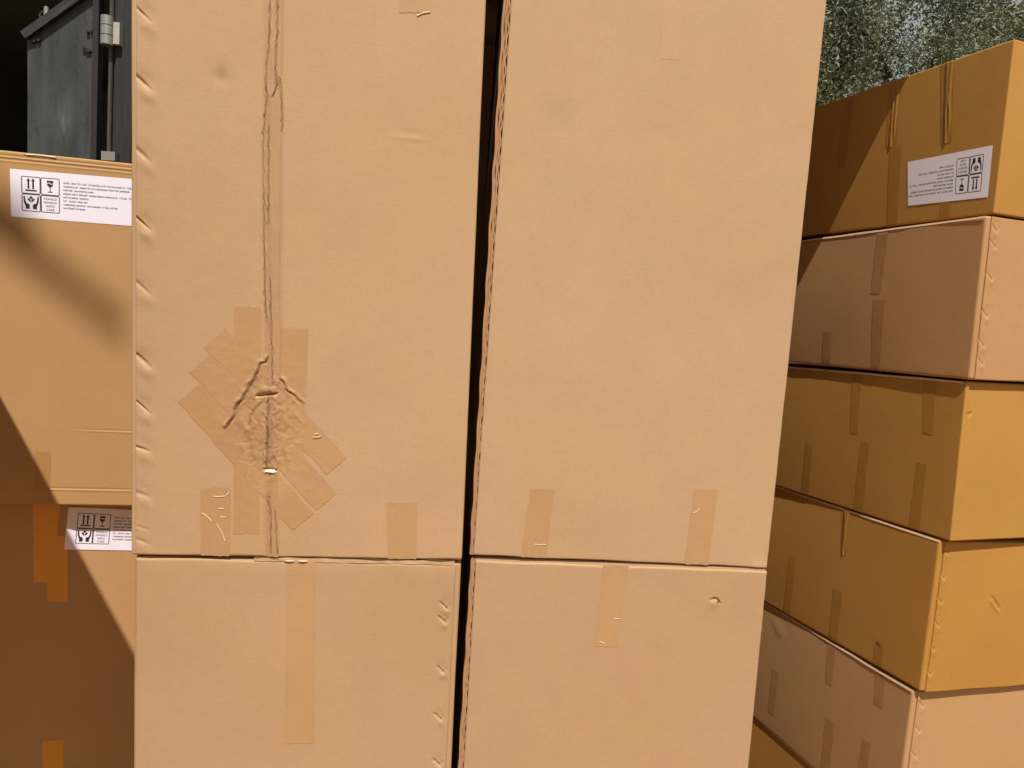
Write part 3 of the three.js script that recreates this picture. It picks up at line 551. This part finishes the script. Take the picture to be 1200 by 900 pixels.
// ---------------------------------------------------------------- truck with its open cargo body, behind the left stack
{
  const t = thing('truck', 'dark truck with a sloping grey metal panel and steel hinge behind the left boxes', 'truck');
  t.position.set(-2.6, 0, -4.6);
  const L = (x0, x1, y0, y1, z0, z1) => boxGeo(x0 + 2.6, x1 + 2.6, y0, y1, z0 + 4.6, z1 + 4.6);
  const black = new THREE.MeshStandardMaterial({ color: new THREE.Color().setRGB(0.07, 0.075, 0.055), roughness: 0.8 });
  const rust = dataTex(256, (u, v) => { const a = n12(u, v), b = n40(u, v), k = 0.35 + 0.5 * a * b + 0.3 * (nf(u, v) - 0.5); return [k, k * 0.95, k * 0.9]; }, true);
  const dark = new THREE.MeshStandardMaterial({ color: new THREE.Color().setRGB(0.07, 0.058, 0.05), map: rust, bumpMap: rust, bumpScale: 0.002, roughness: 0.7 });
  const smear = dataTex(512, (u, v) => {
    const st = n12(u * 1, v * 0.25) - 0.5, b = n5(u, v) - 0.5, f = nf(u, v * 0.4) - 0.5, sp = gauss((u - 0.5) / 0.10) * gauss((v - 0.30) / 0.09) * (0.3 + n40(u, v * 0.5));
    const k = 0.62 + 0.20 * st + 0.16 * b + 0.10 * f + 0.34 * sp - 0.12 * clamp(n40(u, v) * n12(v, u) * 3 - 1.2, 0, 1);
    return [k * 0.95, k, k * 1.01];
  }, true);
  const grey = new THREE.MeshStandardMaterial({ color: new THREE.Color().setRGB(0.092, 0.098, 0.095), map: smear, bumpMap: smear, bumpScale: 0.002, roughness: 0.6 });
  const steel = new THREE.MeshStandardMaterial({ color: new THREE.Color().setRGB(0.3, 0.29, 0.27), metalness: 0.6, roughness: 0.45 });
  part('roof', L(-4.0, -1.42, 3.3, 3.42, -6.2, -3.06), black, t);
  part('floor', L(-4.0, -1.42, 1.0, 1.15, -6.2, -3.06), black, t);
  part('wall', L(-4.08, -4.0, 1.0, 3.42, -6.2, -3.06), black, t);
  part('wall', L(-1.42, -1.34, 1.0, 3.42, -6.2, -3.06), black, t);
  part('wall', L(-4.0, -1.42, 1.15, 3.3, -6.28, -6.2), black, t);
  part('chassis', L(-3.7, -1.7, 0.55, 1.0, -6.1, -3.2), black, t);
  for (const [x, z] of [[-3.6, -3.9], [-1.8, -3.9], [-3.6, -5.4], [-1.8, -5.4]]) {
    const ty = new THREE.TorusGeometry(0.36, 0.13, 14, 36); ty.rotateY(Math.PI / 2); ty.translate(x + 2.6, 0.49, z + 4.6);
    const wheel = part('wheel', ty, black, t);
    const rim = new THREE.CylinderGeometry(0.27, 0.27, 0.16, 28); rim.rotateZ(Math.PI / 2); rim.translate(x + 2.6, 0.49, z + 4.6); part('rim', rim, dark, wheel);
  }
  // grey panel: upright sheet with a sloping top, rolled rail on the slope
  const sh = new THREE.Shape([[-2.022, 1.2], [-1.757, 1.2], [-1.757, 2.852], [-2.035, 2.642]].map(([x, y]) => new THREE.Vector2(x + 2.6, y)));
  const pg = new THREE.ExtrudeGeometry(sh, { depth: 0.02, bevelEnabled: true, bevelSize: 0.004, bevelThickness: 0.004, bevelSegments: 2 });
  pg.translate(0, 0, -3.03 + 4.6);
  { const p = pg.attributes.position, uv = pg.attributes.uv; for (let i = 0; i < p.count; i++) uv.setXY(i, (p.getX(i) - 0.56) / 0.3, (p.getY(i) - 2.1) / 0.75); }
  const panel = part('side_panel', pg, grey, t);
  const slope = (u, off) => V(-2.04 + u * 0.30 + 2.6, 2.640 + u * 0.2265 + off, -3.005 + 4.6);
  const rg = new THREE.BoxGeometry(0.38, 0.032, 0.045, 1, 1, 1); rg.rotateZ(Math.atan2(0.2265, 0.30)); rg.translate(...slope(0.5, 0.012).toArray());
  part('top_rail', rg, new THREE.MeshStandardMaterial({ color: new THREE.Color().setRGB(0.06, 0.063, 0.06), map: smear, roughness: 0.55 }), panel);
  const eg = boxGeo(-1.772 + 2.6, -1.748 + 2.6, 1.2, 2.86, -3.035 + 4.6, -2.998 + 4.6); part('edge_strip', eg, dark, panel);
  const bolt = (x, y, r, m = dark) => { const g = new THREE.CylinderGeometry(r, r * 1.1, 0.012, 10); g.rotateX(Math.PI / 2); g.translate(x + 2.6, y, -3.0 + 4.6); part('bolt', g, m, panel); };
  for (const [x, y] of [[-2.018, 2.632], [-2.004, 2.636], [-1.987, 2.640], [-1.792, 2.685], [-1.806, 2.620], [-1.793, 2.612], [-1.783, 2.612], [-1.776, 2.690]]) bolt(x, y, 0.006);
  const kn = new THREE.CylinderGeometry(0.009, 0.011, 0.05, 12); kn.translate(-1.958 + 2.6, 2.745, -3.0 + 4.6); part('bolt', kn, steel, panel);
  const rg2 = new THREE.TorusGeometry(0.016, 0.006, 8, 18); rg2.translate(-2.0 + 2.6, 2.752, -3.05 + 4.6); part('ring', rg2, dark, panel);
  // post with rod, hinge and bracket
  const post = part('corner_post', L(-1.672, -1.60, 1.15, 3.3, -3.06, -2.98), dark, t);
  part('post_lip', L(-1.607, -1.585, 1.15, 3.3, -3.0, -2.955), dark, post);
  const rod = new THREE.CylinderGeometry(0.009, 0.009, 2.0, 12); rod.translate(-1.682 + 2.6, 2.3, -2.975 + 4.6); part('lock_rod', rod, new THREE.MeshStandardMaterial({ color: new THREE.Color().setRGB(0.22, 0.2, 0.18), map: rust, roughness: 0.5 }), post);
  const hg = []; for (let k = 0; k < 3; k++) { const c = new THREE.CylinderGeometry(0.024, 0.024, 0.034, 20); c.translate(-1.688 + 2.6, 2.642 + k * 0.037, -2.955 + 4.6); hg.push(c); }
  part('hinge', mergeGeometries(hg), steel, post);
  part('hinge_plate', boxGeo(-1.665 + 2.6, -1.64 + 2.6, 2.632, 2.715, -2.985 + 4.6, -2.955 + 4.6), new THREE.MeshStandardMaterial({ color: new THREE.Color().setRGB(0.36, 0.34, 0.31), roughness: 0.5 }), post);
  part('bracket', boxGeo(-1.70 + 2.6, -1.645 + 2.6, 2.18, 2.215, -2.99 + 4.6, -2.95 + 4.6), steel, post);
}

// ---------------------------------------------------------------- trees
const barkMap = dataTex(256, (u, v) => { const k = 0.5 + 0.5 * (n40(u * 1, v * 0.25) - 0.5) + 0.4 * (n12(u, v) - 0.5); return [k, k * 0.95, k * 0.88]; }, true);
const bark = new THREE.MeshStandardMaterial({ color: new THREE.Color().setRGB(0.17, 0.14, 0.115), map: barkMap, bumpMap: barkMap, bumpScale: 0.02, roughness: 0.95 });
function limbGeo(a, b, ra, rb, bend = 0.08, n = 10) {
  const d = b.clone().sub(a), L = d.length(), pts = [];
  for (let i = 0; i <= 5; i++) { const p = a.clone().addScaledVector(d, i / 5), k = Math.sin(Math.PI * i / 5) * L * bend; pts.push(p.add(V(rr(-1, 1) * k, rr(-0.4, 0.8) * k, rr(-1, 1) * k))); }
  const c = new THREE.CatmullRomCurve3(pts), g = new THREE.TubeGeometry(c, 14, 1, 9, false), p = g.attributes.position;
  const P = V(0, 0, 0);
  for (let i = 0; i < 15; i++) { const o = c.getPointAt(i / 14), s = ra + (rb - ra) * i / 14; for (let k = 0; k < 10; k++) { const q = i * 10 + k; P.fromBufferAttribute(p, q).sub(o).multiplyScalar(s).add(o); p.setXYZ(q, P.x, P.y, P.z); } }
  g.computeVertexNormals();
  return { g, c };
}
function leafCluster(n, size, spread) {
  const list = [];
  for (let i = 0; i < n; i++) {
    const l = size * rr(0.7, 1.25), wd = l * rr(0.26, 0.36), g = new THREE.BufferGeometry();
    const dz = l * 0.10;
    g.setAttribute('position', new THREE.Float32BufferAttribute([0, 0, 0, -wd / 2, l * 0.4, dz, wd / 2, l * 0.4, dz, 0, l * 0.45, 0, 0, l, -dz], 3));
    g.setAttribute('uv', new THREE.Float32BufferAttribute([0, 0, 0, 0.5, 1, 0.5, 0.5, 0.5, 0.5, 1], 2));
    g.setIndex([0, 3, 1, 0, 2, 3, 1, 3, 4, 3, 2, 4]);
    g.rotateX(rr(-1.2, 1.2)); g.rotateZ(rr(0, 6.28)); g.rotateY(rr(0, 6.28));
    g.translate(rr(-1, 1) * spread, rr(-0.8, 0.8) * spread, rr(-1, 1) * spread);
    list.push(g);
  }
  const m = mergeGeometries(list); m.computeVertexNormals();
  return m;
}
function tree(pos, trunkTop, rTrunk, crownC, crownR, nClusters, leafSize, spread, label, shade0, limbs, keep) {
  const t = thing('tree', label, 'tree');
  t.position.copy(pos);
  const loc = (v) => v.clone().sub(pos);
  part('trunk', limbGeo(V(0, -0.05, 0), loc(trunkTop), rTrunk, rTrunk * 0.55, 0.03).g, bark, t);
  const ends = [], gs = [];
  for (let i = 0; i < limbs; i++) {
    const a = loc(trunkTop), th = i / limbs * 6.28 + rr(-0.3, 0.3), ph = rr(-0.25, 0.9);
    const b = loc(crownC).add(V(Math.cos(th) * Math.cos(ph) * crownR.x * 0.8, Math.sin(ph) * crownR.y * 0.8, Math.sin(th) * Math.cos(ph) * crownR.z * 0.8));
    const lb = limbGeo(a, b, rTrunk * 0.42, 0.018, 0.10); gs.push(lb.g);
    for (let k = 0; k < 6; k++) {
      const s = lb.c.getPointAt(rr(0.35, 0.95)), e = s.clone().add(V(rr(-1, 1) * crownR.x * 0.4, rr(-0.75, 0.5) * crownR.y * 0.45, rr(-1, 1) * crownR.z * 0.4));
      const tw = limbGeo(s, e, 0.03, 0.006, 0.12); gs.push(tw.g); ends.push(tw.c);
    }
    ends.push(lb.c);
  }
  part('limb', mergeGeometries(gs), bark, t);
  const proto = [leafCluster(26, leafSize, spread), leafCluster(26, leafSize, spread), leafCluster(20, leafSize * 0.9, spread * 1.2)];
  const lists = [[], [], []];
  let tries = 0;
  while (lists[0].length + lists[1].length + lists[2].length < nClusters && tries++ < nClusters * 30) {
    let p;
    if (rnd() < 0.3) { p = ends[Math.floor(rnd() * ends.length)].getPointAt(rr(0.3, 1)).clone().add(V(rr(-1, 1), rr(-1, 0.6), rr(-1, 1)).multiplyScalar(0.22)); }
    else { const u = V(rr(-1, 1), rr(-1, 1), rr(-1, 1)); const q = u.length(); if (q > 1 || q < 0.25) continue; p = loc(crownC).add(u.multiply(crownR)); }
    const wp = p.clone().add(pos), k = noise(wp.x * 1.5, wp.y * 1.5, wp.z * 1.5) + 0.5 * noise(wp.x * 3.6, wp.y * 3.6, wp.z * 3.6);
    if (k < shade0) continue;
    if (keep && !keep(wp)) continue;
    lists[Math.floor(rnd() * 3)].push([p, k]);
  }
  const leafM = new THREE.MeshPhysicalMaterial({ color: 0xffffff, roughness: 0.6, side: THREE.DoubleSide, transmission: 0.35, thickness: 0 });
  lists.forEach((ls, i) => {
    const im = new THREE.InstancedMesh(proto[i], leafM, ls.length), mtx = new THREE.Matrix4(), q = new THREE.Quaternion(), e = new THREE.Euler(), c = new THREE.Color();
    ls.forEach(([p, k], j) => {
      e.set(rr(0, 6.28), rr(0, 6.28), rr(0, 6.28)); q.setFromEuler(e); const s = rr(0.75, 1.25); mtx.compose(p, q, V(s, s, s)); im.setMatrixAt(j, mtx);
      const wp = p.clone().add(pos), y = smooth(-0.1, 0.7, noise(wp.x * 0.9 + 4, wp.y * 0.9, wp.z * 0.9) + rr(-0.15, 0.15)), b = rr(0.6, 1.2) * (1 + 0.9 * noise(wp.x * 2.6, wp.y * 2.6, wp.z * 2.6 + 9));
      c.setRGB((0.135 + 0.15 * y) * b, (0.162 + 0.11 * y) * b, (0.080 - 0.025 * y) * b); im.setColorAt(j, c);  // clumps of light and shade put into the leaf colours
    });
    im.name = 'crown'; im.userData.kind = 'stuff'; shade(im); t.add(im);
  });
  return t;
}
tree(V(7.6, 0, -11.5), V(6.6, 3.2, -10.6), 0.2, V(5.1, 4.75, -9.9), V(4.1, 2.1, 2.1), 10500, 0.070, 0.16, 'leafy grey-green tree rising behind the right stack of boxes', 0.04, 7, (p) => p.x > 1.6 && p.x < 8 && p.y < 8.2);

// tree behind the camera on the left: its bare limb lays the soft streak of shadow on the left box
{
  const p0 = V(-4.2, 0, 1.6);
  const t = tree(p0, V(-4.0, 4.6, 1.4), 0.22, V(-4.3, 6.6, 1.2), V(1.9, 1.7, 1.7), 1200, 0.09, 0.18, 'tree outside the frame at the left with one long bare limb', -0.3, 5);
  const gs = [limbGeo(V(0.2, 4.4, -0.2), V(3.15, 7.71, 0.13), 0.07, 0.024, 0.01).g, limbGeo(V(3.15, 7.71, 0.13), V(3.61, 7.345, 0.038), 0.024, 0.013, 0.008).g, limbGeo(V(3.2, 7.67, 0.12), V(3.44, 7.56, 0.08), 0.022, 0.010, 0.02).g];
  part('limb', mergeGeometries(gs), bark, t);
}

renderer.render(scene, camera);
